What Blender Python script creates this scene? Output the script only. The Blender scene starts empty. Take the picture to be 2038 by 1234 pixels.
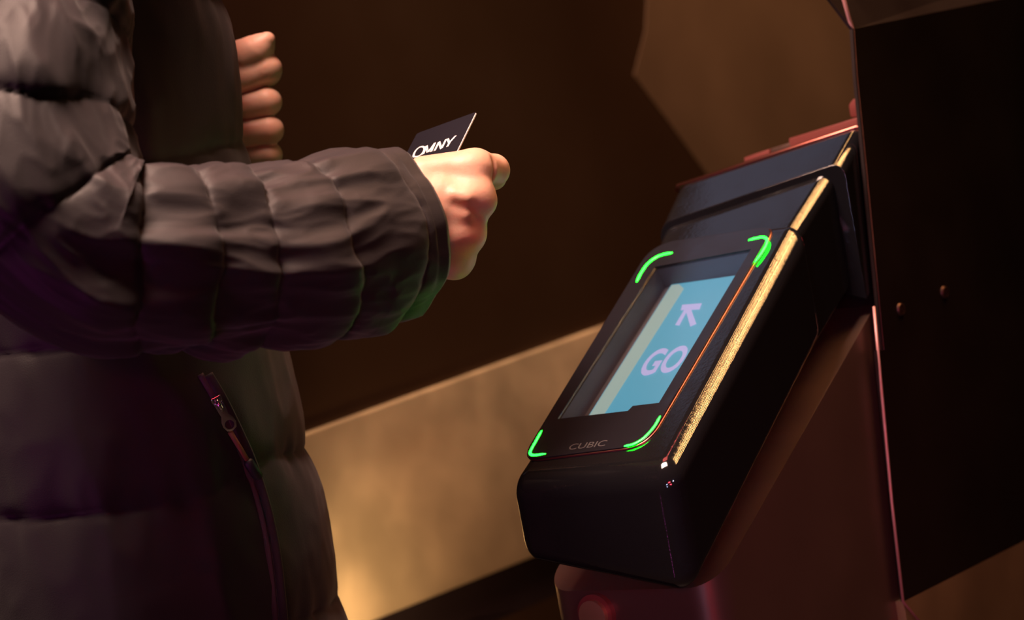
import bpy, bmesh, math, random
import numpy as np
from mathutils import Vector, Matrix, noise
random.seed(4)
sc = bpy.context.scene
col = sc.collection
# ------------------------------------------------------------------ camera
FPX = 4812.0
PITCH, ROLL = math.radians(4.4), math.radians(10.3)
CAM = Vector((0, 0, 1.16))
cp, sp, cr, sr = math.cos(PITCH), math.sin(PITCH), math.cos(ROLL), math.sin(ROLL)
FWD = Vector((0, cp, -sp)); UP0 = Vector((0, sp, cp)); R0_ = Vector((1, 0, 0))
# rolled axes: image right / image up
RIGHT = (R0_ * cr - UP0 * sr * -1 * -1).normalized()
UPV = (UP0 * cr + R0_ * sr).normalized()
# world up must project to (-sin r, cos r) in the image
RIGHT = (R0_ * cr - UP0 * sr).normalized()
cd = bpy.data.cameras.new('camera'); cam = bpy.data.objects.new('camera', cd); col.objects.link(cam)
cd.sensor_width = 36.0; cd.lens = FPX / 2038 * 36.0; cd.clip_start = 0.05
m = Matrix((( RIGHT.x, UPV.x, -FWD.x, CAM.x), (RIGHT.y, UPV.y, -FWD.y, CAM.y), (RIGHT.z, UPV.z, -FWD.z, CAM.z), (0, 0, 0, 1)))
cam.matrix_world = m
cd.dof.use_dof = True; cd.dof.focus_distance = 1.78; cd.dof.aperture_fstop = 5.6
sc.camera = cam

def P(px, py, dep):
    return CAM + (RIGHT * ((px - 1019) / FPX) + UPV * (-(py - 617) / FPX) + FWD) * dep
def hit(px, py, p0, n):
    d = RIGHT * ((px - 1019) / FPX) + UPV * (-(py - 617) / FPX) + FWD
    return CAM + d * ((p0 - CAM).dot(n) / d.dot(n))
Z = Vector((0, 0, 1))
AZ = math.radians(51)
DD = Vector((math.cos(AZ), math.sin(AZ), 0))         # the way the passenger walks
WW = Vector((math.sin(AZ), -math.cos(AZ), 0))        # across the lane, towards the camera
TH = math.radians(30)
UU = (DD * math.cos(TH) + Z * math.sin(TH))          # up the slope of the reader's face
NN = WW.cross(UU).normalized()
R0 = P(1330, 915, 1.75)                              # lower right corner of the reader's face
def F(w, d, z): return R0 + WW * w + DD * d + Z * z

# ------------------------------------------------------------------ light
wd = bpy.data.worlds.new('world'); sc.world = wd; wd.use_nodes = True
wd.node_tree.nodes['Background'].inputs[0].default_value = (0.22, 0.27, 0.80, 1)
wd.node_tree.nodes['Background'].inputs[1].default_value = 0.009
sc.view_settings.view_transform = 'Standard'; sc.view_settings.look = 'None'
sc.view_settings.exposure = 0.0; sc.view_settings.gamma = 1.0
sc.view_settings.use_curve_mapping = False

def area(name, loc, target, sx, sy, power, color, spread=180, xaxis=None):
    l = bpy.data.lights.new(name, 'AREA'); l.shape = 'RECTANGLE'; l.size = sx; l.size_y = sy
    l.energy = power; l.color = color; l.spread = math.radians(spread)
    o = bpy.data.objects.new(name, l); col.objects.link(o)
    z = (Vector(loc) - Vector(target)).normalized()
    x = (xaxis or Vector((1, 0, 0))); x = (x - z * x.dot(z)).normalized(); y = z.cross(x)
    o.matrix_world = Matrix(((x.x, y.x, z.x, loc[0]), (x.y, y.y, z.y, loc[1]), (x.z, y.z, z.z, loc[2]), (0, 0, 0, 1)))
    return o
def spot(name, loc, target, power, color, ang, blend=0.6, r=0.03):
    l = bpy.data.lights.new(name, 'SPOT'); l.energy = power; l.color = color
    l.spot_size = math.radians(ang); l.spot_blend = blend; l.shadow_soft_size = r
    o = bpy.data.objects.new(name, l); col.objects.link(o); o.location = loc
    o.rotation_euler = (Vector(target) - Vector(loc)).to_track_quat('-Z', 'Y').to_euler()
    return o
CEIL = 2.75
def ceil_pt(l):                                       # where a direction from the reader meets the ceiling
    l = l.normalized(); s = (CEIL - 0.06 - R0.z) / l.z
    return R0 + l * s
for k_, (lw, pw) in enumerate(((-.14, 3), (-.05, 5), (.02, 4), (.09, 7), (.16, 5), (.24, 8), (.31, 5), (.38, 6), (.47, 6), (.56, 5))):
    p = ceil_pt(Z * .85 + DD * .30 + WW * lw)
    area('ceiling_lamp_light', p - Z * .012, P(1350, 600, 1.8), .95, .022, pw * .030, (1, .50, .18), xaxis=DD, spread=26)
# warm key over the passenger, from above and a little towards the camera
KEY = Vector((-.43, 1.40, CEIL - .07))
area('key_lamp_light', KEY, P(300, 300, 1.7), .7, .5, 112, (1, .64, .49), xaxis=RIGHT)
# added cool panel, set where the reader's face mirrors it as sheen
fc0 = R0 + UU * .27 - WW * .07; vv0 = (CAM - fc0).normalized(); rf = NN * 2 * NN.dot(vv0) - vv0
COOL = fc0 + rf * ((CEIL - .07 - fc0.z) / rf.z)
area('cool_sheen_light', COOL, fc0, 2.4, 2.0, .75, (.60, .66, 1.0), spread=70)
# unseen magenta source low on the near left
MAG = Vector((-1.30, .95, .55))
spot('magenta_side_light', MAG, P(-150, 620, 1.6), 14, (.85, .10, .62), 33, .9, .10)
# red light of the gate indicator above the cabinet
REDP = F(-.25, .05, 1.1)
area('red_indicator_light', REDP, F(-.05, .3, .2), .3, .3, 2.2, (1, .14, .12))
# added lamps behind the camera for red and blue glints on the nose
for x_, z_, c_, sx_, sy_, p_ in ((-.10, .35, (1, .04, .07), .55, .14, .42), (.25, -.10, (1, .04, .07), .45, .10, .30), (-.75, .15, (.45, .55, 1), .30, .08, .12),
                                (-.65, -.25, (.55, .6, 1), .30, .06, .10), (.95, .30, (.65, .7, 1), .25, .10, .10)):
    area('nose_glint_light', CAM + Vector((x_, -1.0, z_)), P(1290, 935, 1.76), sx_, sy_, p_ * .35, c_, spread=14, xaxis=RIGHT)
# added warm spots for the panels across the lane
# (placed with the far cabinet below)

# ------------------------------------------------------------------ helpers
def tag(o, label=None, cat=None, group=None, kind=None):
    if label: o['label'] = label
    if cat: o['category'] = cat
    if group: o['group'] = group
    if kind: o['kind'] = kind
    return o
def empty(name, loc, label=None, cat=None):
    o = bpy.data.objects.new(name, None); col.objects.link(o); o.location = loc; o.empty_display_size = .05
    o['wloc'] = list(loc)
    return tag(o, label, cat)
def wloc(o):
    return Vector(o['wloc']) if o and 'wloc' in o else Vector((0, 0, 0))
def obj(name, verts, faces, mat, parent=None, smooth=True, auto=None):
    base = wloc(parent) if parent else Vector(verts[0]) * 0
    me = bpy.data.meshes.new(name)
    me.from_pydata([tuple(Vector(v) - base) for v in verts], [], [tuple(f) for f in faces])
    me.update()
    if mat: me.materials.append(mat)
    if smooth: me.polygons.foreach_set('use_smooth', [True] * len(me.polygons))
    o = bpy.data.objects.new(name, me); col.objects.link(o)
    if parent:
        o.parent = parent; o['wloc'] = list(base)
        if parent.type == 'MESH': pass
    if auto is not None:
        mesh_auto(me, auto)
    return o
def mesh_auto(me, deg):
    bm = bmesh.new(); bm.from_mesh(me); bm.normal_update()
    for e in bm.edges:
        if len(e.link_faces) == 2: e.smooth = e.calc_face_angle(0) < math.radians(deg)
    bm.to_mesh(me); bm.free()
def bevel_obj(o, width, seg=3, ang=30):
    md = o.modifiers.new('bevel', 'BEVEL'); md.width = width; md.segments = seg; md.limit_method = 'ANGLE'
    md.angle_limit = math.radians(ang); md.harden_normals = False
    return o
def bake(o):
    dg = bpy.context.evaluated_depsgraph_get(); dg.update()
    me = bpy.data.meshes.new_from_object(o.evaluated_get(dg)); o.modifiers.clear(); old = o.data; o.data = me
    return o
def bevel_slope(o, wide, narrow, seg=8):
    """wide rounding on the edges that run up the slope, narrow on the rest"""
    bm = bmesh.new(); bm.from_mesh(o.data)
    es = [e for e in bm.edges if abs((e.verts[0].co - e.verts[1].co).normalized().dot(UU)) > .97 and max(v.co.dot(NN) for v in e.verts) > max(v.co.dot(NN) for v in bm.verts) - .012]
    bmesh.ops.bevel(bm, geom=es, offset=wide, segments=seg, affect='EDGES', profile=.5); bm.to_mesh(o.data); bm.free()
    bevel_obj(o, narrow, 2, 40); return bake(o)
def prism(poly, vec):
    n = len(poly); v = [Vector(p) for p in poly] + [Vector(p) + vec for p in poly]
    # orientation: outward
    nn = (v[1] - v[0]).cross(v[2] - v[1])
    f = [tuple(range(n)), tuple(range(2 * n - 1, n - 1, -1))] + [(i, i + n, (i + 1) % n + n, (i + 1) % n) for i in range(n)]
    return v, f
def fixn(o):
    bm = bmesh.new(); bm.from_mesh(o.data); bmesh.ops.recalc_face_normals(bm, faces=bm.faces); bm.to_mesh(o.data); bm.free(); return o
def pobj(name, poly, vec, mat, parent=None, bev=0, seg=2, auto=40):
    v, f = prism(poly, vec); o = obj(name, v, f, mat, parent, smooth=True); fixn(o)
    if bev:
        bevel_obj(o, bev, seg); bake(o)
    mesh_auto(o.data, auto)
    return o
def rounded(pts, r, seg=8):
    """round the corners of a flat polygon"""
    out = []; n = len(pts); rr = r if isinstance(r, (list, tuple)) else [r] * n
    for i in range(n):
        a, b, c = Vector(pts[i - 1]), Vector(pts[i]), Vector(pts[(i + 1) % n])
        u, v = (a - b).normalized(), (c - b).normalized(); R = rr[i]
        for k in range(seg + 1):
            t = k / seg
            out.append((b + u * R) * (1 - t) ** 2 + b * 2 * t * (1 - t) + (b + v * R) * t * t)
    return out
def tube(pts, radii, seg=12, caps=True, nrm=None, flat=1.0):
    """round tube through points"""
    pts = [Vector(p) for p in pts]; V = []; Fc = []
    n = len(pts); prev = None
    for i, p in enumerate(pts):
        t = (pts[min(i + 1, n - 1)] - pts[max(i - 1, 0)]).normalized()
        a = nrm if nrm is not None else (prev if prev is not None else t.orthogonal())
        a = (a - t * a.dot(t)).normalized(); b = t.cross(a); prev = a
        r = radii[i] if isinstance(radii, (list, tuple)) else radii
        for k in range(seg):
            an = 2 * math.pi * k / seg
            V.append(p + a * math.cos(an) * r * flat + b * math.sin(an) * r)
    for i in range(n - 1):
        for k in range(seg):
            k2 = (k + 1) % seg
            Fc.append((i * seg + k, i * seg + k2, (i + 1) * seg + k2, (i + 1) * seg + k))
    if caps:
        Fc.append(tuple(range(seg - 1, -1, -1))); Fc.append(tuple((n - 1) * seg + k for k in range(seg)))
    return V, Fc
def spline(pts, n):
    """Catmull-Rom over tuples"""
    pts = [np.array(p, float) for p in pts]; pts = [2 * pts[0] - pts[1]] + pts + [2 * pts[-1] - pts[-2]]
    out = []; m_ = len(pts) - 3
    for i in range(n):
        t = i / (n - 1) * m_; k = min(int(t), m_ - 1); t -= k
        a, b, c, d = pts[k:k + 4]
        out.append(.5 * (2 * b + (c - a) * t + (2 * a - 5 * b + 4 * c - d) * t * t + (3 * b - a - 3 * c + d) * t ** 3))
    return out

# ------------------------------------------------------------------ materials
def mat(name, color, rough=.5, metal=0., bump=0., bscale=60., coat=0., sheen=0., ior=1.45, vary=0., vscale=6., sss=0., rvar=0., spec=.5, detail=4):
    M = bpy.data.materials.new(name); M.use_nodes = True; nt = M.node_tree; b = nt.nodes['Principled BSDF']
    b.inputs['Base Color'].default_value = (*color, 1); b.inputs['Roughness'].default_value = rough
    b.inputs['Metallic'].default_value = metal; b.inputs['IOR'].default_value = ior
    b.inputs['Coat Weight'].default_value = coat; b.inputs['Coat Roughness'].default_value = .08
    b.inputs['Sheen Weight'].default_value = sheen; b.inputs['Specular IOR Level'].default_value = spec
    if sss:
        b.inputs['Subsurface Weight'].default_value = sss; b.inputs['Subsurface Radius'].default_value = (1, .3, .15)
        b.inputs['Subsurface Scale'].default_value = .006
    tc = nt.nodes.new('ShaderNodeTexCoord')
    if vary:
        n = nt.nodes.new('ShaderNodeTexNoise'); n.inputs['Scale'].default_value = vscale; n.inputs['Detail'].default_value = detail
        nt.links.new(tc.outputs['Object'], n.inputs['Vector'])
        mr = nt.nodes.new('ShaderNodeMapRange'); mr.inputs[1].default_value = .3; mr.inputs[2].default_value = .7
        mr.inputs[3].default_value = 1 - vary; mr.inputs[4].default_value = 1 + vary
        nt.links.new(n.outputs['Fac'], mr.inputs[0])
        mx = nt.nodes.new('ShaderNodeMix'); mx.data_type = 'RGBA'; mx.blend_type = 'MULTIPLY'; mx.inputs[0].default_value = 1
        mx.inputs[6].default_value = (*color, 1); nt.links.new(mr.outputs[0], mx.inputs[7]); nt.links.new(mx.outputs[2], b.inputs['Base Color'])
    if rvar:
        n = nt.nodes.new('ShaderNodeTexNoise'); n.inputs['Scale'].default_value = vscale * 2; n.inputs['Detail'].default_value = 6
        nt.links.new(tc.outputs['Object'], n.inputs['Vector'])
        mr = nt.nodes.new('ShaderNodeMapRange'); mr.inputs[1].default_value = .3; mr.inputs[2].default_value = .7
        mr.inputs[3].default_value = rough - rvar; mr.inputs[4].default_value = rough + rvar
        nt.links.new(n.outputs['Fac'], mr.inputs[0]); nt.links.new(mr.outputs[0], b.inputs['Roughness'])
    if bump:
        n = nt.nodes.new('ShaderNodeTexNoise'); n.inputs['Scale'].default_value = bscale; n.inputs['Detail'].default_value = 5
        nt.links.new(tc.outputs['Object'], n.inputs['Vector'])
        bp = nt.nodes.new('ShaderNodeBump'); bp.inputs['Strength'].default_value = bump; bp.inputs['Distance'].default_value = .002
        nt.links.new(n.outputs['Fac'], bp.inputs['Height']); nt.links.new(bp.outputs['Normal'], b.inputs['Normal'])
    return M
def emis(name, color, strength, vary=None):
    M = bpy.data.materials.new(name); M.use_nodes = True; b = M.node_tree.nodes['Principled BSDF']
    b.inputs['Base Color'].default_value = (0.02, 0.02, 0.02, 1)
    b.inputs['Emission Color'].default_value = (*color, 1); b.inputs['Emission Strength'].default_value = strength
    b.inputs['Roughness'].default_value = .3
    return M
M_black = mat('black_gloss_plastic', (.006, .006, .0075), .07, spec=.9, bump=.03, bscale=350, rvar=.05, vscale=30, coat=.0)
M_blackm = mat('black_satin_plastic', (.008, .008, .011), .30, bump=.2, bscale=500, rvar=.05, vscale=30)
M_trim = mat('copper_toned_trim', (.28, .10, .08), .3, metal=1.)
M_bezel = mat('black_glass', (.010, .010, .014), .12, ior=1.5, rvar=.04, vscale=25)
M_led = emis('green_led', (.0017, 1., .006), 52)
M_screen = emis('blue_screen', (.085, .40, .56), 1.0)
M_screenrefl = emis('pale_screen_reflection', (.36, .48, .43), 1.0)  # paler glow imitating a reflection on the screen
M_text = emis('lavender_screen_text', (.56, .50, .84), 1.0)
M_cav = mat('dark_grey_housing', (.055, .055, .07), .4, vary=.15, vscale=40)
M_dim = mat('dim_grey_print', (.06, .06, .065), .5)
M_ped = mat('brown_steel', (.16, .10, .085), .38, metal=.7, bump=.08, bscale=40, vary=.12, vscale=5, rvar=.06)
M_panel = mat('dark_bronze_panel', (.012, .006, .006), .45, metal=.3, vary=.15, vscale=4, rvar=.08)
M_edge = mat('red_lit_steel_edge', (.55, .26, .28), .4, metal=.45)  # red light on the cabinet edges put into the base colour
M_rivet = mat('dull_rivet', (.10, .05, .045), .35, metal=.8)
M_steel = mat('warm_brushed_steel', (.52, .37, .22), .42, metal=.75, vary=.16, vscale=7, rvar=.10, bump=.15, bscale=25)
M_reflpatch = mat('brown_panel_reflection', (.10, .06, .035), .45, metal=.4, vary=.15, vscale=3, rvar=.08)  # colour of the lit reflection on the far panel
M_brown = mat('dark_brown_panel', (.028, .013, .006), .34, metal=.35, vary=.12, vscale=3, rvar=.05)
M_jacket = mat('dark_puffer_nylon', (.0145, .0115, .0150), .58, sheen=.10, bump=.10, bscale=900, spec=.30)
M_jacketb = mat('navy_puffer_nylon', (.020, .022, .040), .5, sheen=.15, bump=.10, bscale=900, spec=.4)
M_skin = mat('skin', (.62, .36, .27), .48, sss=.25, bump=.12, bscale=260, vary=.12, vscale=28)
M_metal = mat('zipper_metal', (.55, .50, .52), .22, metal=1.)
M_cord = mat('brown_cord', (.20, .09, .05), .7)
M_rub = mat('black_rubber', (.012, .013, .018), .45)
M_card = mat('black_card', (.005, .005, .010), .45, spec=.25)
M_white = mat('white_print', (.80, .78, .80), .5)
M_red = mat('red_lit_steel', (.20, .055, .05), .4, metal=.3)  # red light on the top bars put into the base colour
M_floor = mat('dark_terrazzo', (.035, .028, .022), .5, vary=.3, vscale=30, rvar=.1)
M_ceil = mat('dark_ceiling', (.04, .035, .03), .8)
M_trous = mat('black_trousers', (.012, .012, .015), .8)
M_shoe = mat('black_leather', (.015, .013, .012), .35)
M_hair = mat('brown_hair', (.03, .018, .01), .6)

# ------------------------------------------------------------------ reader
TOP = 1
face0 = R0
UN = NN
def FH(px, py, off=0.):                                # point on the plane of the reader's face
    return hit(px, py, R0 + NN * off, NN)
rd = empty('fare_reader', F(-.06, .0, -.11), 'black contactless fare reader with green corner lights and a blue screen', 'card reader')
DN = -Z
# lower raised block
a_bl, a_br = FH(1004, 962), FH(1338, 935)
a_tr, a_tl = FH(1607, 432), FH(1330, 468)
def slab(top, hts):
    n = len(top); v = [p.copy() for p in top] + [p + DN * h for p, h in zip(top, hts)]
    f = [tuple(range(n)), tuple(range(2 * n - 1, n - 1, -1))] + [(i, i + n, (i + 1) % n + n, (i + 1) % n) for i in range(n)]
    return v, f
hl, hr = .064, .098
v, f = slab([a_bl, a_br, a_tr, a_tl], [hl, hr, hr, hl])
housing = obj('housing', v, f, M_black, rd); fixn(housing)
bevel_obj(housing, .016, 10, 20); bake(housing)
# upper mount, 4 mm lower than the block
off = -.004
b_bl, b_br = FH(1300, 496, off), FH(1575, 470, off)
b_tr, b_tl = FH(1672, 318, off), FH(1322, 442, off)
v, f = slab([b_bl, b_br, b_tr, b_tl], [.06, .094, .094, .06])
mount = obj('mount', v, f, M_black, rd); fixn(mount); bevel_slope(mount, .011, .002)
mesh_auto(mount.data, 60)
# hood on the top end, slightly proud of the mount
off = .001
c_bl, c_br = FH(1316, 446, off), FH(1672, 322, off)
c_tr, c_tl = FH(1711, 252, off), FH(1351, 371, off)
ex = WW * .003
v, f = slab([c_bl - ex, c_br + ex, c_tr + ex, c_tl - ex], [.02, .115, .115, .02])
hood = obj('hood', v, f, M_black, rd); fixn(hood); bevel_slope(hood, .011, .0006); mesh_auto(hood.data, 60)
# copper-toned lip along the hood's upper edge
V, Fc = tube([c_tl - ex + NN * .000 - Z * .004, c_tl - ex * .5, c_tr + ex * .5 - WW * .004, c_tr + ex - Z * .004], .0022, 8)
obj('hood_lip', V, Fc, M_trim, rd)
# display window
def inset_cut(target, poly, depth, up=.02):
    v_, f_ = prism([p + NN * up for p in poly], -NN * (depth + up)); c_ = obj('cutter', v_, f_, None); fixn(c_)
    md = target.modifiers.new('b', 'BOOLEAN'); md.object = c_; md.operation = 'DIFFERENCE'; md.solver = 'EXACT'
    # cutter sits in world space, target in its parent's: both evaluate in world space
    bpy.context.view_layer.update(); bake(target); bpy.data.objects.remove(c_)
win_px = [(1112, 838), (1310, 814), (1497, 500), (1306, 535)]
win = [FH(*p) for p in win_px]
inset_cut(housing, win, .019)
mesh_auto(housing.data, 60)
# bezel glass: a frame 1.5 mm proud round the window
bz = [FH(1038, 920), FH(1288, 889), FH(1545, 452), FH(1300, 489)]
oz = rounded(bz, [.019, .022, .016, .026], 10)
top = .0022
# strip ring between outer rounded outline and window: boolean on slab
bezel = pobj('bezel', [p for p in oz], NN * top, M_bezel, rd, bev=.0008, seg=2)
chp = [FH(*p) for p in [(1112, 838), (1252, 822), (1262, 812), (1314, 806), (1497, 500), (1306, 535)]]
inset_cut(bezel, chp, .004); mesh_auto(bezel.data, 40)
V, Fc = tube(oz + [oz[0]], .0011, 6, caps=False); obj('bezel_trim', V, Fc, M_trim, rd)
# side walls of the display well
wl = [p - (p - sum(chp, Vector()) / len(chp)) * .012 for p in win]
v = [p + NN * .0 for p in wl] + [p - NN * .0185 for p in wl]
o = obj('display_well', v, [(i, (i + 1) % 4, (i + 1) % 4 + 4, i + 4) for i in range(4)] + [(4, 5, 6, 7)], M_cav, rd, smooth=False)
SD = -.0178
def SH(px, py, o_=0.): return FH(px, py, SD + o_)
cw = (wl[0] + wl[1] + wl[2] + wl[3]) / 4
sq = [SH(1168, 836), SH(1345, 818), SH(1512, 543), SH(1337, 568)]
scr = pobj('display_screen', sq, NN * .0008, M_screen, rd, auto=30)
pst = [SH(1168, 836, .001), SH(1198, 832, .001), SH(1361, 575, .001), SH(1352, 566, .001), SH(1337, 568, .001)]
o = pobj('screen_reflection_strip', pst, NN * .0003, M_screenrefl, rd, auto=30)  # glowing strip standing in for a pale reflection on the screen
# arrow
def poly_on(name, pxs, parent, m_, o_=.0014, th=.0003):
    return pobj(name, [SH(*p, o_) for p in pxs], NN * th, m_, parent, auto=30)
bm_pts = [(1355, 618), (1358, 607), (1397, 604), (1392, 616), (1376, 617), (1386, 645), (1374, 650), (1366, 622), (1352, 648), (1344, 647), (1362, 617)]
poly_on('screen_arrow', bm_pts, rd, M_text)
def text_obj(body, name, origin, xdir, ydir, height, m_, parent, thick=.0003, bold=0., shear=0., wscale=1.):
    cu = bpy.data.curves.new(name, 'FONT'); cu.body = body; cu.size = 1; cu.offset = bold; cu.shear = shear; cu.extrude = .0
    to = bpy.data.objects.new('tmp', cu); col.objects.link(to); dg = bpy.context.evaluated_depsgraph_get(); dg.update()
    me = bpy.data.meshes.new_from_object(to.evaluated_get(dg)); bpy.data.objects.remove(to)
    xs = [v_.co.x for v_ in me.vertices]; ys = [v_.co.y for v_ in me.vertices]
    x0, y0, hh = min(xs), min(ys), max(ys) - min(ys); s = height / hh
    xd = xdir; nz = xdir.cross(ydir).normalized()
    V_ = [origin + xd * (v_.co.x - x0) * s * wscale + ydir * (v_.co.y - y0) * s for v_ in me.vertices]
    F_ = [tuple(p.vertices) for p in me.polygons]; n_ = len(V_)
    o_ = obj(name, V_, F_, m_, parent, smooth=False)
    md = o_.modifiers.new('s', 'SOLIDIFY'); md.thickness = thick; md.offset = 1
    return o_
p0 = SH(1266, 750, .0014); px_ = SH(1350, 739, .0014); py_ = SH(1300, 695, .0014)
text_obj('GO', 'screen_word', p0, (px_ - p0).normalized(), UU, (SH(1297, 697) - SH(1266, 750)).dot(UU), M_text, rd, bold=.022, wscale=((px_ - p0).length / ((SH(1297, 697) - SH(1266, 750)).dot(UU))) / 2.12)
# maker's mark, dim
p0 = FH(1130, 896, top); q0 = FH(1200, 888, top)
text_obj('CUBIC', 'maker_mark', p0, (q0 - p0).normalized(), UU, .0065, M_dim, rd, thick=.0002, wscale=(q0 - p0).length / .0065 / 3.9)
# sensor lens at the foot of the display
pobj('display_foot', [SH(1143, 852, .002), SH(1225, 842, .002), SH(1245, 828, .002), SH(1160, 836, .002)], NN * .002, M_cav, rd, bev=.0004)
# four green lights
for pts in ([(1267, 561), (1276, 543), (1289, 525), (1306, 512), (1322, 506), (1338, 503)],
            [(1490, 478), (1505, 474), (1518, 472), (1526, 476), (1525, 486), (1516, 502), (1502, 522)],
            [(1078, 857), (1067, 877), (1058, 893), (1055, 902), (1062, 906), (1086, 903)],
            [(1242, 888), (1260, 884), (1278, 874), (1293, 860), (1304, 846), (1314, 828)]):
    pp = [Vector(q) for q in spline([tuple(FH(*p, top)) for p in pts], 24)]
    rr = [.0012 * min(1, .5 + k / 3, .5 + (23 - k) / 3) for k in range(24)]
    V, Fc = tube(pp, rr, 8, nrm=NN, flat=.5); obj('corner_light', V, Fc, M_led, rd)
# protective glass over the display
Mg = bpy.data.materials.new('clear_glass'); Mg.use_nodes = True; nt = Mg.node_tree; nt.nodes.clear()
ou = nt.nodes.new('ShaderNodeOutputMaterial'); mxs = nt.nodes.new('ShaderNodeMixShader'); tr = nt.nodes.new('ShaderNodeBsdfTransparent'); gl = nt.nodes.new('ShaderNodeBsdfGlossy')
gl.inputs['Roughness'].default_value = .12
mxs.inputs[0].default_value = .14; nt.links.new(tr.outputs[0], mxs.inputs[1]); nt.links.new(gl.outputs[0], mxs.inputs[2]); nt.links.new(mxs.outputs[0], ou.inputs[0])
pobj('display_glass', [p + NN * (top - .0012) for p in chp], NN * .0006, Mg, rd, auto=30)

for o in (housing, mount, hood, bezel):
    md = o.modifiers.new('wn', 'WEIGHTED_NORMAL'); md.keep_sharp = True; md.weight = 100
# ------------------------------------------------------------------ pedestal and near cabinet
SIDE = R0 + WW * -.002
def WH(px, py, w):                                     # point on the vertical plane w = const
    return hit(px, py, R0 + WW * w, WW)
def wd_(p): q = p - R0; return (q.dot(DD), q.z)
cab = empty('turnstile_cabinet', F(-.08, .3, -R0.z), 'brown steel turnstile cabinet with a dark riveted side plate, carrying the reader', 'turnstile')
cn = WH(1425, 1180, -.002); d0 = wd_(cn)[0]
e0 = WH(1741, 606, -.002)
prof = [(d0, -R0.z + .0), (d0, wd_(WH(1425, 1180, -.002))[1]), (wd_(e0)[0] + .0, wd_(e0)[1] + .0), (wd_(e0)[0] + .16, wd_(e0)[1] + .02), (wd_(e0)[0] + .16, -R0.z)]
prof = [(d0, -R0.z), (d0, cn.z - R0.z + .004), (wd_(e0)[0], wd_(e0)[1] - .001), (wd_(e0)[0] + .2, wd_(e0)[1] - .001), (wd_(e0)[0] + .2, -R0.z)]
WL = -.165
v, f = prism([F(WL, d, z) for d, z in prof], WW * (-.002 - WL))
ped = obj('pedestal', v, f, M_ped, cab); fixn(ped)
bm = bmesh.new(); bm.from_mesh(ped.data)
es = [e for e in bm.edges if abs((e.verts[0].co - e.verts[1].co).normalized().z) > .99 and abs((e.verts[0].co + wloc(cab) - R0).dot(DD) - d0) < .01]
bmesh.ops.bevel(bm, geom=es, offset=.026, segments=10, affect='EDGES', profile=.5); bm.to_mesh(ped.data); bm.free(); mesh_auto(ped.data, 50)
# dark side plate with folded top and a cut edge coloured as if lit red
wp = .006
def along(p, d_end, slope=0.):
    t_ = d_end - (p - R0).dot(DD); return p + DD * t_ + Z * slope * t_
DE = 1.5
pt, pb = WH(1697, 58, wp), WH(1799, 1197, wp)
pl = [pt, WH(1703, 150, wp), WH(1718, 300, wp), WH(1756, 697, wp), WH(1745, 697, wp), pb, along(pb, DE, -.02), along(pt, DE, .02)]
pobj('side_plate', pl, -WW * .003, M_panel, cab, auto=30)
fo = [pt, along(pt, DE, .02), along(WH(1655, -90, wp), DE, .02) - WW * .05, WH(1655, -90, wp) - WW * .03]
pobj('folded_top', fo, -WW * .003, M_panel, cab, auto=30)
V, Fc = tube([WH(*p, wp - .0015) for p in [(1655, -90), (1690, 38), (1697, 58), (1703, 150), (1718, 300), (1738, 510), (1756, 697)]], .0017, 8); obj('plate_edge', V, Fc, M_edge, cab)
V, Fc = tube([WH(*p, wp) for p in [(1739, 610), (1753, 760), (1775, 1000), (1797, 1197), (1850, 1260)]], .0012, 8); obj('pedestal_edge_strip', V, Fc, M_edge, cab)
# body behind the plate
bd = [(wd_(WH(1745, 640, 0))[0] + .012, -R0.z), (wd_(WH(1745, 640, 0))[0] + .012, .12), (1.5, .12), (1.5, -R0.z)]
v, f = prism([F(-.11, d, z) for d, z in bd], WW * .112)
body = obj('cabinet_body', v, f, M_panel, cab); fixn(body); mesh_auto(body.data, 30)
# warm lower ledge below the plate
pf = WH(1860, 1700, wp); pf = Vector((pf.x, pf.y, 0.0)); kb = [pb, along(pb, DE, -.02), along(pf, DE), pf]
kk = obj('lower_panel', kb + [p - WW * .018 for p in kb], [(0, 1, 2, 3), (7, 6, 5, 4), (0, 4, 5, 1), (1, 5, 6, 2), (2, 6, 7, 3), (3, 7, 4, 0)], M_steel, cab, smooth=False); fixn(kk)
for px, py in ((1792, 616), (1879, 582)):
    c = WH(px, py, wp)
    vv = []; ff = []
    prof_r = [(.0, .0012), (.0016, .0016), (.0024, .0004), (.0038, .0022), (.0050, .0018), (.0056, 0)]
    S = 20
    for r_, h_ in prof_r:
        for k in range(S):
            an = 2 * math.pi * k / S; vv.append(c + DD * math.cos(an) * max(r_, 1e-5) + Z * math.sin(an) * max(r_, 1e-5) + WW * h_)
    for i in range(len(prof_r) - 1):
        for k in range(S): ff.append((i * S + k, i * S + (k + 1) % S, (i + 1) * S + (k + 1) % S, (i + 1) * S + k))
    o = obj('rivet', vv, ff, M_rivet, cab); fixn(o)
# lock below the reader's nose
lc = hit(1190, 1222, F(0, d0 - .001, 0), DD)
V, Fc = tube([lc + DD * .004, lc - DD * .008, lc - DD * .0085], [.0125, .0125, .009], 28); o = obj('lock_barrel', V, Fc, M_steel, cab); mesh_auto(o.data, 35)
V, Fc = tube([lc + DD * .003, lc - DD * .004], [.0165, .0165], 28); o = obj('lock_collar', V, Fc, M_red, cab); mesh_auto(o.data, 35)
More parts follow.
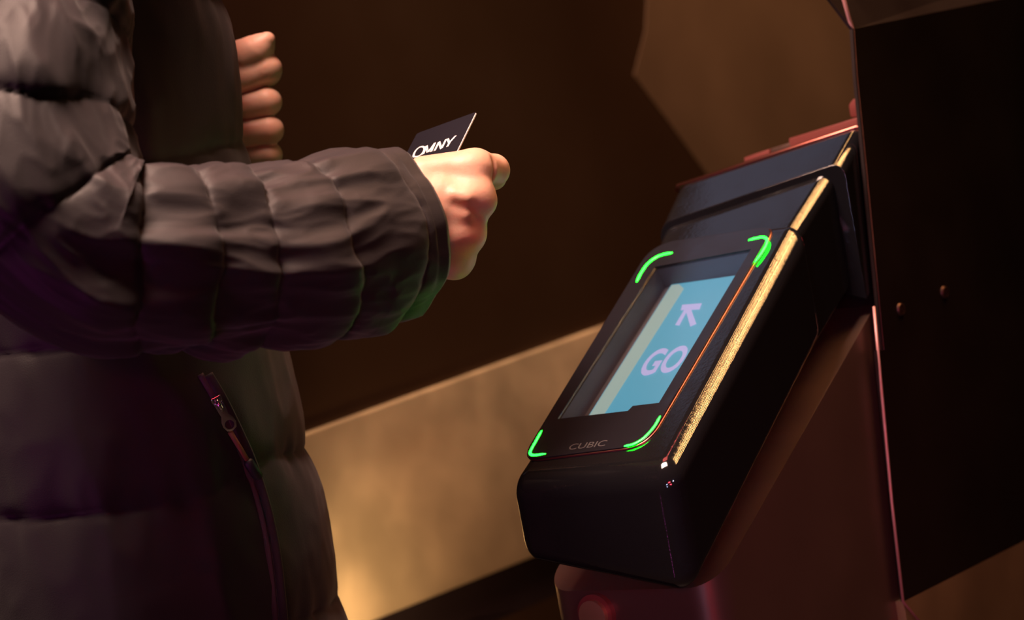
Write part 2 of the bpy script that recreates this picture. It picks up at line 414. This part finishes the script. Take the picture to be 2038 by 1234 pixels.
# bars coloured as if red-lit, on the cabinet's top behind the hood
back = .035
def TH_(px, py): return hit(px, py, F(0, wd_(c_tr)[0] + back, 0), DD)
def bar(name, px0, px1, th, m_, parent=cab):
    a, b = TH_(*px0), TH_(*px1)
    u = (b - a).normalized(); q = [a, b, b - Z * th, a - Z * th]
    return pobj(name, q, DD * .03, m_, parent, bev=.001)
bar('top_bar', (1480, 314), (1530, 297), .016, M_red)
bar('top_bar', (1533, 296), (1572, 284), .014, M_ped)
bar('top_rail', (1569, 276), (1712, 232), .020, M_red)
rb = [TH_(1664, 214) , TH_(1672, 203), TH_(1720, 186), TH_(1720, 236), TH_(1668, 240)]
pobj('rail_end_block', [p + DD * .02 for p in rb], DD * .05, M_red, cab, bev=.002)
# the shelf they stand on
sh = [c_tl - ex - Z * .006, c_tr + ex - Z * .006]
pobj('cabinet_top', [sh[0], sh[1], sh[1] + DD * .08, sh[0] + DD * .08 + WW * .05], -Z * .05, M_ped, cab, bev=.001)

# ------------------------------------------------------------------ far cabinet across the lane
WB = -.66
def BH(px, py, w=WB): return WH(px, py, w)
far = empty('far_turnstile_cabinet', F(WB - .1, .4, -R0.z), 'dark brown turnstile cabinet across the lane with a brassy lower panel', 'turnstile')
DST = (BH(400, 700) - R0).dot(DD)
def bandpoly(pa, pb, pc, pd, w, name, m_, th=.03):
    """quad on plane w; first pair gives the top edge, second the bottom edge; extended both ways"""
    a, b, c, d = BH(*pa, w), BH(*pb, w), BH(*pc, w), BH(*pd, w)
    def ext(p, q):
        u = (q - p) / (q - p).dot(DD)
        return p + u * (DST - (p - R0).dot(DD)), p + u * (7.0 - (p - R0).dot(DD))
    (a1, b1), (c1, d1) = ext(a, b), ext(c, d)
    return pobj(name, [a1, b1, d1, c1], -WW * th, m_, far, bev=.003)
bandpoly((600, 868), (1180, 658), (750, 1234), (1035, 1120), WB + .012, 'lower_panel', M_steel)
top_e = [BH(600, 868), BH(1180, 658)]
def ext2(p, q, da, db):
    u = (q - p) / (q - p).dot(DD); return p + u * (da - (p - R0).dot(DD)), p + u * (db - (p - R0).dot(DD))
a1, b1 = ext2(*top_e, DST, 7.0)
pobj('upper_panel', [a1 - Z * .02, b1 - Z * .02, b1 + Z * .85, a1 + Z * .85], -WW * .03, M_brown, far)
pobj('panel_reflection_patch', [BH(*p, WB + .001) for p in [(1292, -80), (1285, 60), (1262, 150), (1330, 240), (1420, 365), (1900, 500), (1900, -250)]], -WW * .0015, M_reflpatch, far)  # thin sheet standing in for a lit reflection on the upper panel
c1, d1 = ext2(BH(750, 1234), BH(1035, 1120), DST, 7.0)
pobj('shadow_gap', [c1 + Z * .01, d1 + Z * .01, d1 - Z * .05, c1 - Z * .05], -WW * .03, M_panel, far)
e1, g1_ = ext2(BH(895, 1240), BH(1050, 1170), DST, 7.0)
pobj('kick_rail', [e1, g1_, g1_ - Z * .008, e1 - Z * .008], -WW * .02, M_steel, far, bev=.001)
pobj('kick_plate', [e1 - Z * .005, g1_ - Z * .005, Vector((g1_.x, g1_.y, 0)), Vector((e1.x, e1.y, 0))], -WW * .03, M_brown, far)
pobj('far_body', [F(WB - .035, DST, -R0.z), F(WB - .035, 7.0, -R0.z), F(WB - .035, 7.0, .9), F(WB - .035, DST, .9)], -WW * .2, M_brown, far)
bl = BH(640, 1290)
spot('low_band_fill', BH(560, 1330) + WW * .16, BH(760, 1130), 5.5, (1, .70, .38), 110, 1, .04)  # added low spot brightening the near end of the steel band
spot('band_fill', BH(1000, 700) + WW * .35 + Z * 1.2 + DD * .1, BH(950, 950), 60, (1, .72, .44), 42, 1, .10)  # added spot lighting the steel band from above
spot('far_panel_fill', BH(1500, 100) + WW * .5 + Z * .9 - DD * .2, BH(1560, 120), 90, (1, .55, .28), 60, 1, .2)  # added spot brightening the upper right of the far panel

# ------------------------------------------------------------------ the card
PR = P(949, 222, 1.845)
Wv = (RIGHT * -.0468 + UPV * -.0150 + FWD * .023); Sv = (RIGHT * -.0191 + UPV * -.0467 - FWD * .0693)
Wv = Wv.normalized() * .054; Sv = (Sv - Wv * Sv.dot(Wv) / Wv.length_squared).normalized() * .0856
cnn = Wv.cross(Sv).normalized()
if cnn.dot(CAM - PR) < 0: cnn = -cnn
cardr = empty('transit_card', PR + Sv * .5 + Wv * .5, 'black transit card with white edge held between thumb and finger', 'card')
SvV = Sv * .82
ol = rounded([PR, PR + Wv, PR + Wv + SvV, PR + SvV], .003, 6)
c = pobj('card_body', ol, -cnn * .0008, M_card, cardr, auto=30)
# white core along the right edge
V, Fc = prism([PR + Sv * .03 - Wv * .002, PR + SvV * .97 - Wv * .002, PR + SvV * .97 + Wv * .008, PR + Sv * .03 + Wv * .008], -cnn * .0010)
V = [p + cnn * .0001 for p in V]; obj('card_edge', V, Fc, M_white, cardr, smooth=False)
def card_hit(px, py): return hit(px, py, PR + cnn * .00012, cnn)
strokes = [[(824, 306), (828, 299), (835, 293), (842, 292), (845, 296), (842, 303), (836, 309), (828, 312), (823, 311), (824, 306)],
           [(842, 307), (849, 290)], [(849, 290), (851, 303)], [(852, 303), (866, 284)], [(858, 302), (866, 284)],
           [(865, 300), (874, 282)], [(874, 282), (878, 296)], [(879, 295), (888, 277)],
           [(891, 276), (894, 284)], [(907, 270), (895, 283)], [(895, 283), (890, 292)]]
LV = []; LF = []
def ribbon(pts, half=.00040):
    global LV, LF
    pts = [Vector(p) for p in pts]; b0 = len(LV)
    for i, p in enumerate(pts):
        t = (pts[min(i + 1, len(pts) - 1)] - pts[max(i - 1, 0)]).normalized(); s_ = cnn.cross(t)
        LV += [p + s_ * half, p - s_ * half]
    for i in range(len(pts) - 1): LF.append((b0 + 2 * i, b0 + 2 * i + 1, b0 + 2 * i + 3, b0 + 2 * i + 2))
for st in strokes:
    q = [card_hit(*p) for p in st]
    if len(st) > 2:
        q = [Vector(x) for x in spline([tuple(p) for p in q], 24)]
    t = (q[-1] - q[0]).normalized(); s_ = cnn.cross(t)
    for k in (-.00055, .00055):
        if len(st) > 2:
            ce = sum(q, Vector()) / len(q); ribbon([p + (p - ce).normalized() * k for p in q])
        else: ribbon([p + s_ * k for p in q])
o = obj('card_lettering', LV, LF, M_white, cardr, smooth=False)
md = o.modifiers.new('s', 'SOLIDIFY'); md.thickness = .0001; md.offset = 0

# ------------------------------------------------------------------ the passenger
per = empty('person', Vector((P(60, 600, 1.88).x, P(60, 600, 1.88).y, 0)), 'person in a dark quilted puffer jacket reaching out to tap a card', 'person')
# --- smooth-union hands
def nets(Fg, o, h):
    s = Fg < 0; nx, ny, nz = Fg.shape
    cnt = np.zeros((nx - 1, ny - 1, nz - 1), int); 
    for a in (0, 1):
        for b in (0, 1):
            for c in (0, 1): cnt += s[a:nx - 1 + a, b:ny - 1 + b, c:nz - 1 + c]
    act = (cnt > 0) & (cnt < 8); I = np.argwhere(act); idx = -np.ones(act.shape, int); idx[tuple(I.T)] = np.arange(len(I))
    acc = np.zeros((len(I), 3)); n = np.zeros(len(I)); cs = [(a, b, c) for a in (0, 1) for b in (0, 1) for c in (0, 1)]
    for A in cs:
        for ax in range(3):
            if A[ax]: continue
            B = list(A); B[ax] = 1
            fa = Fg[I[:, 0] + A[0], I[:, 1] + A[1], I[:, 2] + A[2]]; fb = Fg[I[:, 0] + B[0], I[:, 1] + B[1], I[:, 2] + B[2]]
            m_ = (fa < 0) != (fb < 0); t = np.where(m_, fa / np.where(fa == fb, 1, fa - fb), 0)
            p = np.array(A, float)[None] + t[:, None] * (np.array(B) - np.array(A))[None]
            acc[m_] += p[m_]; n[m_] += 1
    V_ = (I + acc / n[:, None]) * h + np.array(o)
    F_ = []
    for ax in range(3):
        b, c = (ax + 1) % 3, (ax + 2) % 3
        sl0 = [slice(None)] * 3; sl1 = [slice(None)] * 3; sl0[ax] = slice(0, -1); sl1[ax] = slice(1, None)
        x = s[tuple(sl0)] != s[tuple(sl1)]; E_ = np.argwhere(x)
        E_ = E_[(E_[:, b] > 0) & (E_[:, c] > 0) & (E_[:, b] < Fg.shape[b] - 1) & (E_[:, c] < Fg.shape[c] - 1)]
        neg = s[tuple(E_.T)]
        q = []
        for db, dc in ((-1, -1), (0, -1), (0, 0), (-1, 0)):
            e = E_.copy(); e[:, b] += db; e[:, c] += dc; q.append(idx[tuple(e.T)])
        q = np.stack(q, 1); q[~neg] = q[~neg][:, ::-1]; F_.append(q)
    return V_, np.concatenate(F_)
def sdf_mesh(prims, h, pad=.012):
    """prims: (a, b, ra, rb, k): tapered capsules, k = blend radius; negative ra/rb carve"""
    pts = np.array([list(p[0]) for p in prims if p[2] > 0] + [list(p[1]) for p in prims if p[2] > 0]); rm = max(abs(p[2]) for p in prims)
    lo = pts.min(0) - rm - pad; hi = pts.max(0) + rm + pad; n = np.ceil((hi - lo) / h).astype(int) + 1
    ax = [lo[i] + np.arange(n[i]) * h for i in range(3)]
    G = np.stack(np.meshgrid(*ax, indexing='ij'), -1).astype(np.float32); D = None
    for a, b, ra, rb, k in prims:
        a = np.array(a, np.float32); b = np.array(b, np.float32); ab = b - a; L = max(float(ab @ ab), 1e-9)
        t = np.clip(((G - a) @ ab) / L, 0, 1); d = np.linalg.norm(G - a - t[..., None] * ab, axis=-1)
        if ra < 0:
            d = d - (-ra + (-rb + ra) * t); e = -d; hh = np.maximum(k - np.abs(D - e), 0) / k; D = np.maximum(D, e) + hh * hh * k * .25; continue
        d = d - (ra + (rb - ra) * t)
        if D is None: D = d
        else:
            hh = np.maximum(k - np.abs(D - d), 0) / k; D = np.minimum(D, d) - hh * hh * k * .25
    return nets(D, lo, h)
def pr(p, q, rp, rq, k=.006):
    a = P(*p); b = P(*q); return (a, b, rp * p[2] / FPX, rq * q[2] / FPX, k)
RH = [
    pr((700, 455, 1.72), (850, 425, 1.775), 72, 70),
    pr((845, 352, 1.775), (945, 336, 1.775), 42, 40, .010),      # index metacarpal
    pr((850, 395, 1.77), (945, 392, 1.765), 42, 31, .010),       # middle
    pr((850, 440, 1.775), (925, 458, 1.772), 42, 28, .010),      # ring
    pr((850, 490, 1.785), (910, 515, 1.788), 42, 30, .010),      # little
    pr((860, 430, 1.80), (905, 430, 1.80), 60, 50, .010),
    pr((938, 345, 1.772), (944, 392, 1.766), 36, 32, .008), pr((938, 405, 1.766), (920, 462, 1.769), 29, 29, .012), pr((918, 462, 1.769), (898, 516, 1.780), 29, 28, .012),
    pr((953, 391, 1.766), (957, 401, 1.766), 30, 30, .007),      # knuckles
    pr((931, 461, 1.770), (932, 468, 1.770), 28, 28, .012),
    pr((910, 510, 1.783), (904, 522, 1.785), 28, 26, .012),
    # index finger, bent back round the card
    pr((948, 336, 1.775), (982, 338, 1.792), 38, 31, .004),
    pr((982, 340, 1.795), (982, 352, 1.812), 31, 25, .004),
    pr((982, 352, 1.815), (940, 350, 1.832), 24, 19, .004),
    # the other fingers curl away behind the knuckles
    pr((950, 400, 1.77), (944, 404, 1.81), 29, 24, .004), pr((952, 404, 1.81), (905, 405, 1.835), 24, 21, .004), pr((905, 405, 1.835), (880, 405, 1.815), 21, 18, .004),
    pr((929, 462, 1.775), (924, 466, 1.812), 27, 23, .004), pr((930, 466, 1.812), (888, 462, 1.838), 23, 20, .004), pr((888, 462, 1.838), (868, 460, 1.818), 20, 17, .004),
    pr((904, 518, 1.79), (900, 518, 1.822), 26, 21, .004), pr((908, 520, 1.822), (872, 512, 1.838), 20, 17, .004),
    # thumb behind the card
    pr((850, 360, 1.80), (898, 345, 1.838), 38, 28, .008), pr((898, 345, 1.842), (945, 332, 1.856), 26, 22, .005), pr((945, 332, 1.856), (975, 338, 1.852), 22, 17, .005),
    pr((875, 425, 1.768), (908, 465, 1.768), 40, 34, .012), pr((875, 465, 1.775), (895, 505, 1.778), 36, 30, .012),
    pr((885, 385, 1.762), (925, 392, 1.757), 18, 14, .012),
    # tendon relief
    pr((880, 420, 1.7575), (928, 428, 1.7535), 4, 4, .010), pr((905, 388, 1.7510), (930, 394, 1.7495), 4, 4, .008),
    pr((985, 312, 1.770), (978, 368, 1.770), -3, -3, .005),
]
LH = [
    pr((330, 260, 2.04), (430, 215, 2.03), 60, 62),
    pr((430, 170, 2.03), (445, 270, 2.03), 62, 50, .010),
    pr((450, 120, 2.00), (492, 112, 1.992), 34, 31, .008), pr((492, 112, 1.990), (517, 97, 1.986), 30, 25, .010), pr((517, 97, 1.986), (534, 77, 1.982), 24, 12, .010),
    pr((475, 162, 1.99), (531, 138, 1.99), 28, 29, .0035), pr((531, 138, 1.99), (530, 142, 2.015), 29, 29, .0035), pr((530, 142, 2.015), (440, 165, 2.04), 29, 32, .0035),
    pr((480, 215, 1.99), (532, 203, 1.99), 27, 28, .0025), pr((532, 203, 1.99), (530, 205, 2.015), 28, 28, .0025), pr((530, 205, 2.015), (440, 205, 2.04), 28, 32, .0025),
    pr((480, 266, 1.99), (537, 259, 1.99), 26, 27, .0025), pr((537, 259, 1.99), (534, 260, 2.015), 27, 27, .0025), pr((534, 260, 2.015), (440, 255, 2.04), 27, 30, .0025),
    pr((490, 312, 1.995), (537, 308, 1.995), 24, 24, .0025), pr((537, 308, 1.995), (534, 308, 2.015), 24, 24, .0025), pr((534, 308, 2.015), (445, 300, 2.04), 24, 28, .0025),
]
# left fingers: lobes stay apart because their blend is small
BV, BF = [], []
for prims in (RH, LH):
    V_, F_ = sdf_mesh(prims, .0011); b0 = len(BV); BV += [tuple(x) for x in V_]; BF += [tuple(int(i) + b0 for i in q) for q in F_]

# torso frame
TAZ = math.radians(27)
TF = Vector((math.cos(TAZ), math.sin(TAZ), 0)); TS = Vector((math.sin(TAZ), -math.cos(TAZ), 0))
tc0 = P(40, 0, 1.90)
TC = Vector((tc0.x, tc0.y, 0))
def coarse(a, b, ra, rb): return (Vector(a), Vector(b), ra, rb, .03)
sh_r = TC + TS * .17 + Z * 1.47; sh_l = TC - TS * .17 + Z * 1.47
rel = P(60, 470, 1.62); lel = TC - TS * .20 + TF * .05 + Z * 1.20
body_pr = [coarse(TC + Z * .95, TC + Z * 1.35, .11, .12), coarse(sh_r - TS * .03, sh_l + TS * .03, .07, .07), coarse(TC + Z * 1.45, TC + Z * 1.62, .055, .052),
           coarse(TC + Z * 1.70 + TF * .015, TC + Z * 1.77 + TF * .01, .078, .082), coarse(TC + Z * 1.66 + TF * .045, TC + Z * 1.70 + TF * .05, .048, .06),
           coarse(TC + Z * 1.705 + TF * .105, TC + Z * 1.685 + TF * .125, .012, .015),
           coarse(sh_r, rel, .05, .042), coarse(rel, P(760, 450, 1.735), .042, .030), coarse(sh_l, lel, .05, .042), coarse(lel, P(400, 235, 2.035), .042, .028),
           coarse(TC + TS * .09 + Z * .95, TC + TS * .10 + Z * .50, .08, .055), coarse(TC + TS * .10 + Z * .50, TC + TS * .11 + Z * .09, .055, .04),
           coarse(TC - TS * .09 + Z * .95, TC - TS * .10 + Z * .50, .08, .055), coarse(TC - TS * .10 + Z * .50, TC - TS * .11 + Z * .09, .055, .04)]
V_, F_ = sdf_mesh(body_pr, .011, .03); b0 = len(BV); BV += [tuple(x) for x in V_]; BF += [tuple(int(i) + b0 for i in q) for q in F_]
obj('body', BV, BF, M_skin, per)

# --- quilted tubes
def quilt(cl, n, seg, seams, depthA, seed, wr=.003, ellipse=None, cuff=False, taper_in=None, twist=0., pw=.5, extra=None):
    """cl: list of (x,y,z,r). seams: arc positions in metres. Returns verts, faces"""
    sp_ = spline(cl, n); pts = [Vector(q[:3]) for q in sp_]; rad = [q[3] for q in sp_]
    s = [0.]
    for i in range(1, n): s.append(s[-1] + (pts[i] - pts[i - 1]).length)
    seams = sorted(seams); V_ = []; prev = None; F_ = []
    for i in range(n):
        t = (pts[min(i + 1, n - 1)] - pts[max(i - 1, 0)]).normalized()
        a = prev if prev is not None else (Vector(CAM - pts[i]))
        a = (a - t * a.dot(t)).normalized(); b = t.cross(a); prev = a
        for k in range(seg):
            an = 2 * math.pi * k / seg; c_, s_ = math.cos(an), math.sin(an)
            nv = Vector((c_ * 1.3, s_ * 1.3, seed))
            ss = s[i] + .010 * noise.noise(Vector((c_ * 1.2 + seed, s_ * 1.2, s[i] * 12)))
            lo = -1e9; hi = 1e9
            for q in seams:
                if q <= ss: lo = q
                elif q < hi: hi = q; break
            if lo < -1e8: lo = hi - .06
            if hi > 1e8: hi = lo + .06
            u = (ss - lo) / (hi - lo); dist = max(min(ss - lo, hi - ss), 0)
            amp = depthA * (.72 + 1.0 * noise.noise(Vector((c_ * 1.6, s_ * 1.6 + seed, lo * 20))))
            puff = max(4 * u * (1 - u), 0) ** pw * amp * (.62 + .76 * u) - depthA * .6
            # puckers next to the seams and long soft wrinkles
            near = math.exp(-dist / .016)
            w1 = noise.noise(Vector((an * 3.2 * 1.0 if False else c_ * 5 + seed * 3, s_ * 5, s[i] * 9)))
            w2 = noise.ridged_multi_fractal(Vector((c_ * 1.6 + seed, s_ * 1.6, s[i] * 10)), 1.0, 2.0, 3, 1.0, 2.0)
            if cuff: wrk = wr * (1 - .75 * min(max((s[i] - s[-1] + .05) / .04, 0), 1))
            else: wrk = wr
            d = puff + near * w1 * wrk * 1.1 + (w2 - 1.0) * wrk * 1.5 + noise.noise(Vector((c_ * 1.1, s_ * 1.1 + seed, s[i] * 7))) * wr * 1.2
            if extra: d += extra(s[i], an, pts[i])
            r = rad[i] + d
            ea, eb = ellipse(i / (n - 1)) if ellipse else (1, 1)
            V_.append(pts[i] + a * c_ * r * ea + b * s_ * r * eb)
    rows = n
    if cuff:   # turn the end inwards so that the sleeve has a lining
        t = (pts[-1] - pts[-3]).normalized(); base = (n - 1) * seg
        for back_, sc_ in ((-.003, .965), (-.001, .90), (.008, .84), (.03, .78), (.07, .72)):
            for k in range(seg):
                p = V_[base + k]; V_.append(pts[-1] + (p - pts[-1]) * sc_ - t * back_)
            rows += 1
    for i in range(rows - 1):
        for k in range(seg):
            k2 = (k + 1) % seg; F_.append((i * seg + k, i * seg + k2, (i + 1) * seg + k2, (i + 1) * seg + k))
    return V_, F_, s
def cl(pts): return [(*P(x, y, d), r * d / FPX) for x, y, d, r in pts]
slv = [(*(sh_r - TS * .07), .055), (*(sh_r + TS * .005), .078)] + cl([(58, -400, 1.70, 214), (60, -180, 1.68, 215), (40, 60, 1.64, 215), (45, 250, 1.60, 212), (95, 420, 1.585, 205), (205, 508, 1.59, 190), (330, 520, 1.60, 186),
          (460, 518, 1.625, 182), (590, 507, 1.65, 178), (680, 485, 1.675, 176), (760, 472, 1.70, 170), (800, 464, 1.71, 162)])
JV, JF = [], []
def add(V_, F_):
    b0 = len(JV); JV.extend(V_); JF.extend([tuple(i + b0 for i in q) for q in F_])
SEAMS_R = [.05, .12, .185, .25, .305, .345, .395, .44, .485, .525]
V_, F_, s_arr = quilt(slv, 460, 240, [0], .0, 3.1, cuff=False) if False else ([], [], [])
sp_ = spline(slv, 300); Ltot = sum((Vector(sp_[i][:3]) - Vector(sp_[i - 1][:3])).length for i in range(1, 300))
# arc positions of the seams read off the photograph, from the shoulder end
def arc_of(px):
    best = None; s = 0
    for i in range(1, 300):
        s += (Vector(sp_[i][:3]) - Vector(sp_[i - 1][:3])).length
        q = Vector(sp_[i][:3]) - CAM; x = q.dot(RIGHT) / q.dot(FWD) * FPX + 1019; y = 617 - q.dot(UPV) / q.dot(FWD) * FPX
        e = (x - px[0]) ** 2 + (y - px[1]) ** 2
        if best is None or e < best[0]: best = (e, s)
    return best[1]
SEAMS_R = [arc_of(p) for p in [(60, -250), (50, -80), (45, 90), (50, 270), (110, 440), (270, 512), (372, 515), (480, 511), (610, 500), (742, 478)]] + [Ltot + .06]
V_, F_, _ = quilt(slv, 460, 240, SEAMS_R, .0085, 3.1, wr=.0032, cuff=True, pw=.34)
add(V_, F_)
lsl = [(*(sh_l), .075), (*(sh_l.lerp(lel, .5)), .075), (*lel, .07), (*(lel.lerp(P(400, 235, 2.035), .45)), .062), (*P(385, 240, 2.04), .052)]
V_, F_, _ = quilt(lsl, 120, 80, [i * .06 for i in range(14)], .010, 9.7, wr=.003, cuff=True); add(V_, F_)
# torso
def tell(f): return 1.0, 1.0
zt = [(.70, .205), (.80, .205), (.95, .20), (1.10, .195), (1.25, .20), (1.38, .20), (1.46, .17), (1.52, .10), (1.56, .085), (1.62, .09)]
n = 420; seg = 260; TV = []; TFc = []
tz = spline([(z, r) for z, r in zt], n)
tseams = [.70 + i * .12 for i in range(12)]
for i in range(n):
    z, r = tz[i]
    for k in range(seg):
        an = 2 * math.pi * k / seg; c_, s_ = math.cos(an), math.sin(an)
        zz = z + .012 * noise.noise(Vector((c_ * 1.5, s_ * 1.5, z * 5 + 4)))
        lo = max([q for q in tseams if q <= zz], default=.58); u = min(max((zz - lo) / .12, 0), 1)
        puff = (4 * u * (1 - u)) ** .5 * .008 - .005; dist = min(u, 1 - u) * .12
        w1 = noise.noise(Vector((c_ * 9, s_ * 9, z * 9))); w2 = noise.ridged_multi_fractal(Vector((c_ * 2 + 4, s_ * 2, z * 7)), 1, 2, 3, 1, 2)
        d = puff + math.exp(-dist / .015) * w1 * .004 + (w2 - 1) * .004
        TV.append(TC + TF * c_ * (r * .74 + d) + TS * s_ * (r * 1.0 + d) + Z * z)
for i in range(n - 1):
    for k in range(seg):
        k2 = (k + 1) % seg; TFc.append((i * seg + k, i * seg + k2, (i + 1) * seg + k2, (i + 1) * seg + k))
add(TV, TFc)
jk = obj('jacket', JV, JF, M_jacket, per)
# surface of the torso under a pixel
from mathutils.bvhtree import BVHTree
bvh = BVHTree.FromPolygons(TV, TFc)
def on_torso(px, py, lift=.002):
    d = (RIGHT * ((px - 1019) / FPX) + UPV * (-(py - 617) / FPX) + FWD).normalized()
    h = bvh.ray_cast(CAM, d)
    return h[0] - d * lift, -d
# pocket zip
zp = [on_torso(x, y, .0012)[0] for x, y in [(398, 745), (425, 790), (455, 850), (480, 905), (500, 960), (520, 1030), (535, 1110), (545, 1200), (550, 1260)]]
V, Fc = tube([Vector(q) for q in spline([tuple(p) for p in zp], 60)], .0026, 8, nrm=-FWD, flat=.25)
zipo = obj('pocket_zip', V, Fc, mat('plum_zip_tape', (.030, .016, .026), .6), per)
V, Fc = tube([Vector(q) + (WW * 0 + RIGHT * .006) for q in spline([tuple(p) for p in zp], 60)], .0035, 8, nrm=-FWD, flat=.3)
obj('pocket_welt', V, Fc, M_jacket, per)
# slider and puller, laid along the zip in a small local frame
zc, zn = on_torso(436, 805, .009); ze, _ = on_torso(466, 862, .009)
ax = (ze - zc).normalized(); zn = (CAM - zc).normalized(); zn = (zn - ax * zn.dot(ax)).normalized(); sx = ax.cross(zn)
def ZP(a, b, c=0): return zc + ax * a * .001 + sx * b * .001 + zn * c * .001
sl = pobj('zip_slider', rounded([ZP(-6, -4.5, -4), ZP(-6, 4.5, -4), ZP(6, 3, -4), ZP(6, -3, -4)], .002, 5), zn * .003, M_metal, zipo, bev=.0006)
V, Fc = tube([ZP(-4, 0, -1), ZP(-3, 0, 2), ZP(2, 0, 2.6), ZP(6, 0, 0)], [.0016, .0018, .0018, .0014], 8); obj('slider_bridge', V, Fc, M_metal, zipo)
outer = [ZP(-2, -3.6), ZP(-2, 3.6), ZP(6, 3.2), ZP(9, 3.0), ZP(13, 4.8), ZP(17, 5.2), ZP(21, 3.8), ZP(22.4, 0), ZP(21, -3.8), ZP(17, -5.2), ZP(13, -4.8), ZP(9, -3.0), ZP(6, -3.2)]
inner = [ZP(17.0 + 3.6 * math.cos(t) * 1, 3.5 * math.sin(t), 0) for t in [2 * math.pi * k / 16 for k in range(16)]]
pul = pobj('zip_puller', outer, zn * .0014, M_metal, zipo, bev=.0004)
v_, f_ = prism([p - zn * .01 for p in inner], zn * .03); cu_ = obj('cutter', v_, f_, None); fixn(cu_)
md = pul.modifiers.new('b', 'BOOLEAN'); md.object = cu_; md.operation = 'DIFFERENCE'; md.solver = 'EXACT'
bpy.context.view_layer.update(); bake(pul); bpy.data.objects.remove(cu_); mesh_auto(pul.data, 35)
c0, _ = on_torso(458, 860, .008); c1_, _ = on_torso(492, 915, .007); c2_, _ = on_torso(518, 955, .007)
V, Fc = tube([c0, c0.lerp(c1_, .5), c1_], .0019, 10); obj('zip_cord', V, Fc, M_cord, zipo)
V, Fc = tube([c1_, c1_.lerp(c2_, .1), c1_.lerp(c2_, .8), c2_], [.0028, .0040, .0042, .0025], 12); obj('cord_toggle', V, Fc, M_rub, zipo)
# trousers, shoes, hair
def legs(off, zt_, zb_, r0, r1, name, m_):
    for s in (1, -1):
        V, Fc = tube([TC + TS * s * (.095) + Z * zt_, TC + TS * s * .10 + Z * (zt_ + zb_) / 2, TC + TS * s * .11 + Z * zb_], [r0, (r0 + r1) / 2, r1], 32)
        obj(name, V, Fc, m_, per)
legs(0, .92, .06, .088, .078, 'trouser_leg', M_trous)
for s in (1, -1):
    pp = spline([(*(TC + TS * s * .11 + TF * x + Z * z), r) for x, z, r in [(-.09, .045, .035), (-.04, .055, .046), (.03, .055, .05), (.10, .048, .046), (.16, .04, .038), (.19, .035, .02)]], 24)
    V, Fc = tube([Vector(q[:3]) for q in pp], [min(q[3], q[2]) for q in pp], 20, nrm=Z); obj('shoe', V, Fc, M_shoe, per)
HV = []; HF = []
for i in range(17):
    th = math.pi * i / 16 * .62
    for k in range(32):
        an = 2 * math.pi * k / 32
        HV.append(TC + Z * (1.755 + .105 * math.cos(th)) + TF * (math.sin(th) * math.cos(an) * .093 - .008) + TS * math.sin(th) * math.sin(an) * .088)
for i in range(16):
    for k in range(32): HF.append((i * 32 + k, i * 32 + (k + 1) % 32, (i + 1) * 32 + (k + 1) % 32, (i + 1) * 32 + k))
obj('hair', HV, HF, M_hair, per)

# ------------------------------------------------------------------ hall
def plane(name, vs, m_):
    o = obj(name, vs + [v + (Vector((0, 0, 1)) if name == 'ceiling' else Vector((0, 0, -1))) * .05 for v in vs], [(0, 1, 2, 3), (7, 6, 5, 4), (0, 4, 5, 1), (1, 5, 6, 2), (2, 6, 7, 3), (3, 7, 4, 0)], m_, smooth=False)
    fixn(o); o['kind'] = 'structure'; return o
plane('floor', [Vector((-4, -2, 0)), Vector((6, -2, 0)), Vector((6, 7, 0)), Vector((-4, 7, 0))], M_floor)
plane('ceiling', [Vector((-4, -2, CEIL)), Vector((6, -2, CEIL)), Vector((6, 7, CEIL)), Vector((-4, 7, CEIL))], M_ceil)
w = obj('wall_back', [Vector(q) for q in [(-4, 7, 0), (6, 7, 0), (6, 7, CEIL), (-4, 7, CEIL), (-4, 7.1, 0), (6, 7.1, 0), (6, 7.1, CEIL), (-4, 7.1, CEIL)]], [(0, 1, 2, 3), (7, 6, 5, 4), (0, 4, 5, 1), (1, 5, 6, 2), (2, 6, 7, 3), (3, 7, 4, 0)], M_brown, smooth=False); w['kind'] = 'structure'; fixn(w)

for nm, x0 in (('wall_left', -4.05), ('wall_right', 6.0)):
    v = [Vector((x, y, z)) for x in (x0, x0 + .05) for y, z in ((-2, 0), (7, 0), (7, CEIL), (-2, CEIL))]
    w = obj(nm, v, [(0, 1, 2, 3), (7, 6, 5, 4), (0, 4, 5, 1), (1, 5, 6, 2), (2, 6, 7, 3), (3, 7, 4, 0)], M_brown, smooth=False); fixn(w); w['kind'] = 'structure'
for o in bpy.data.objects:
    if 'wloc' in o: del o['wloc']
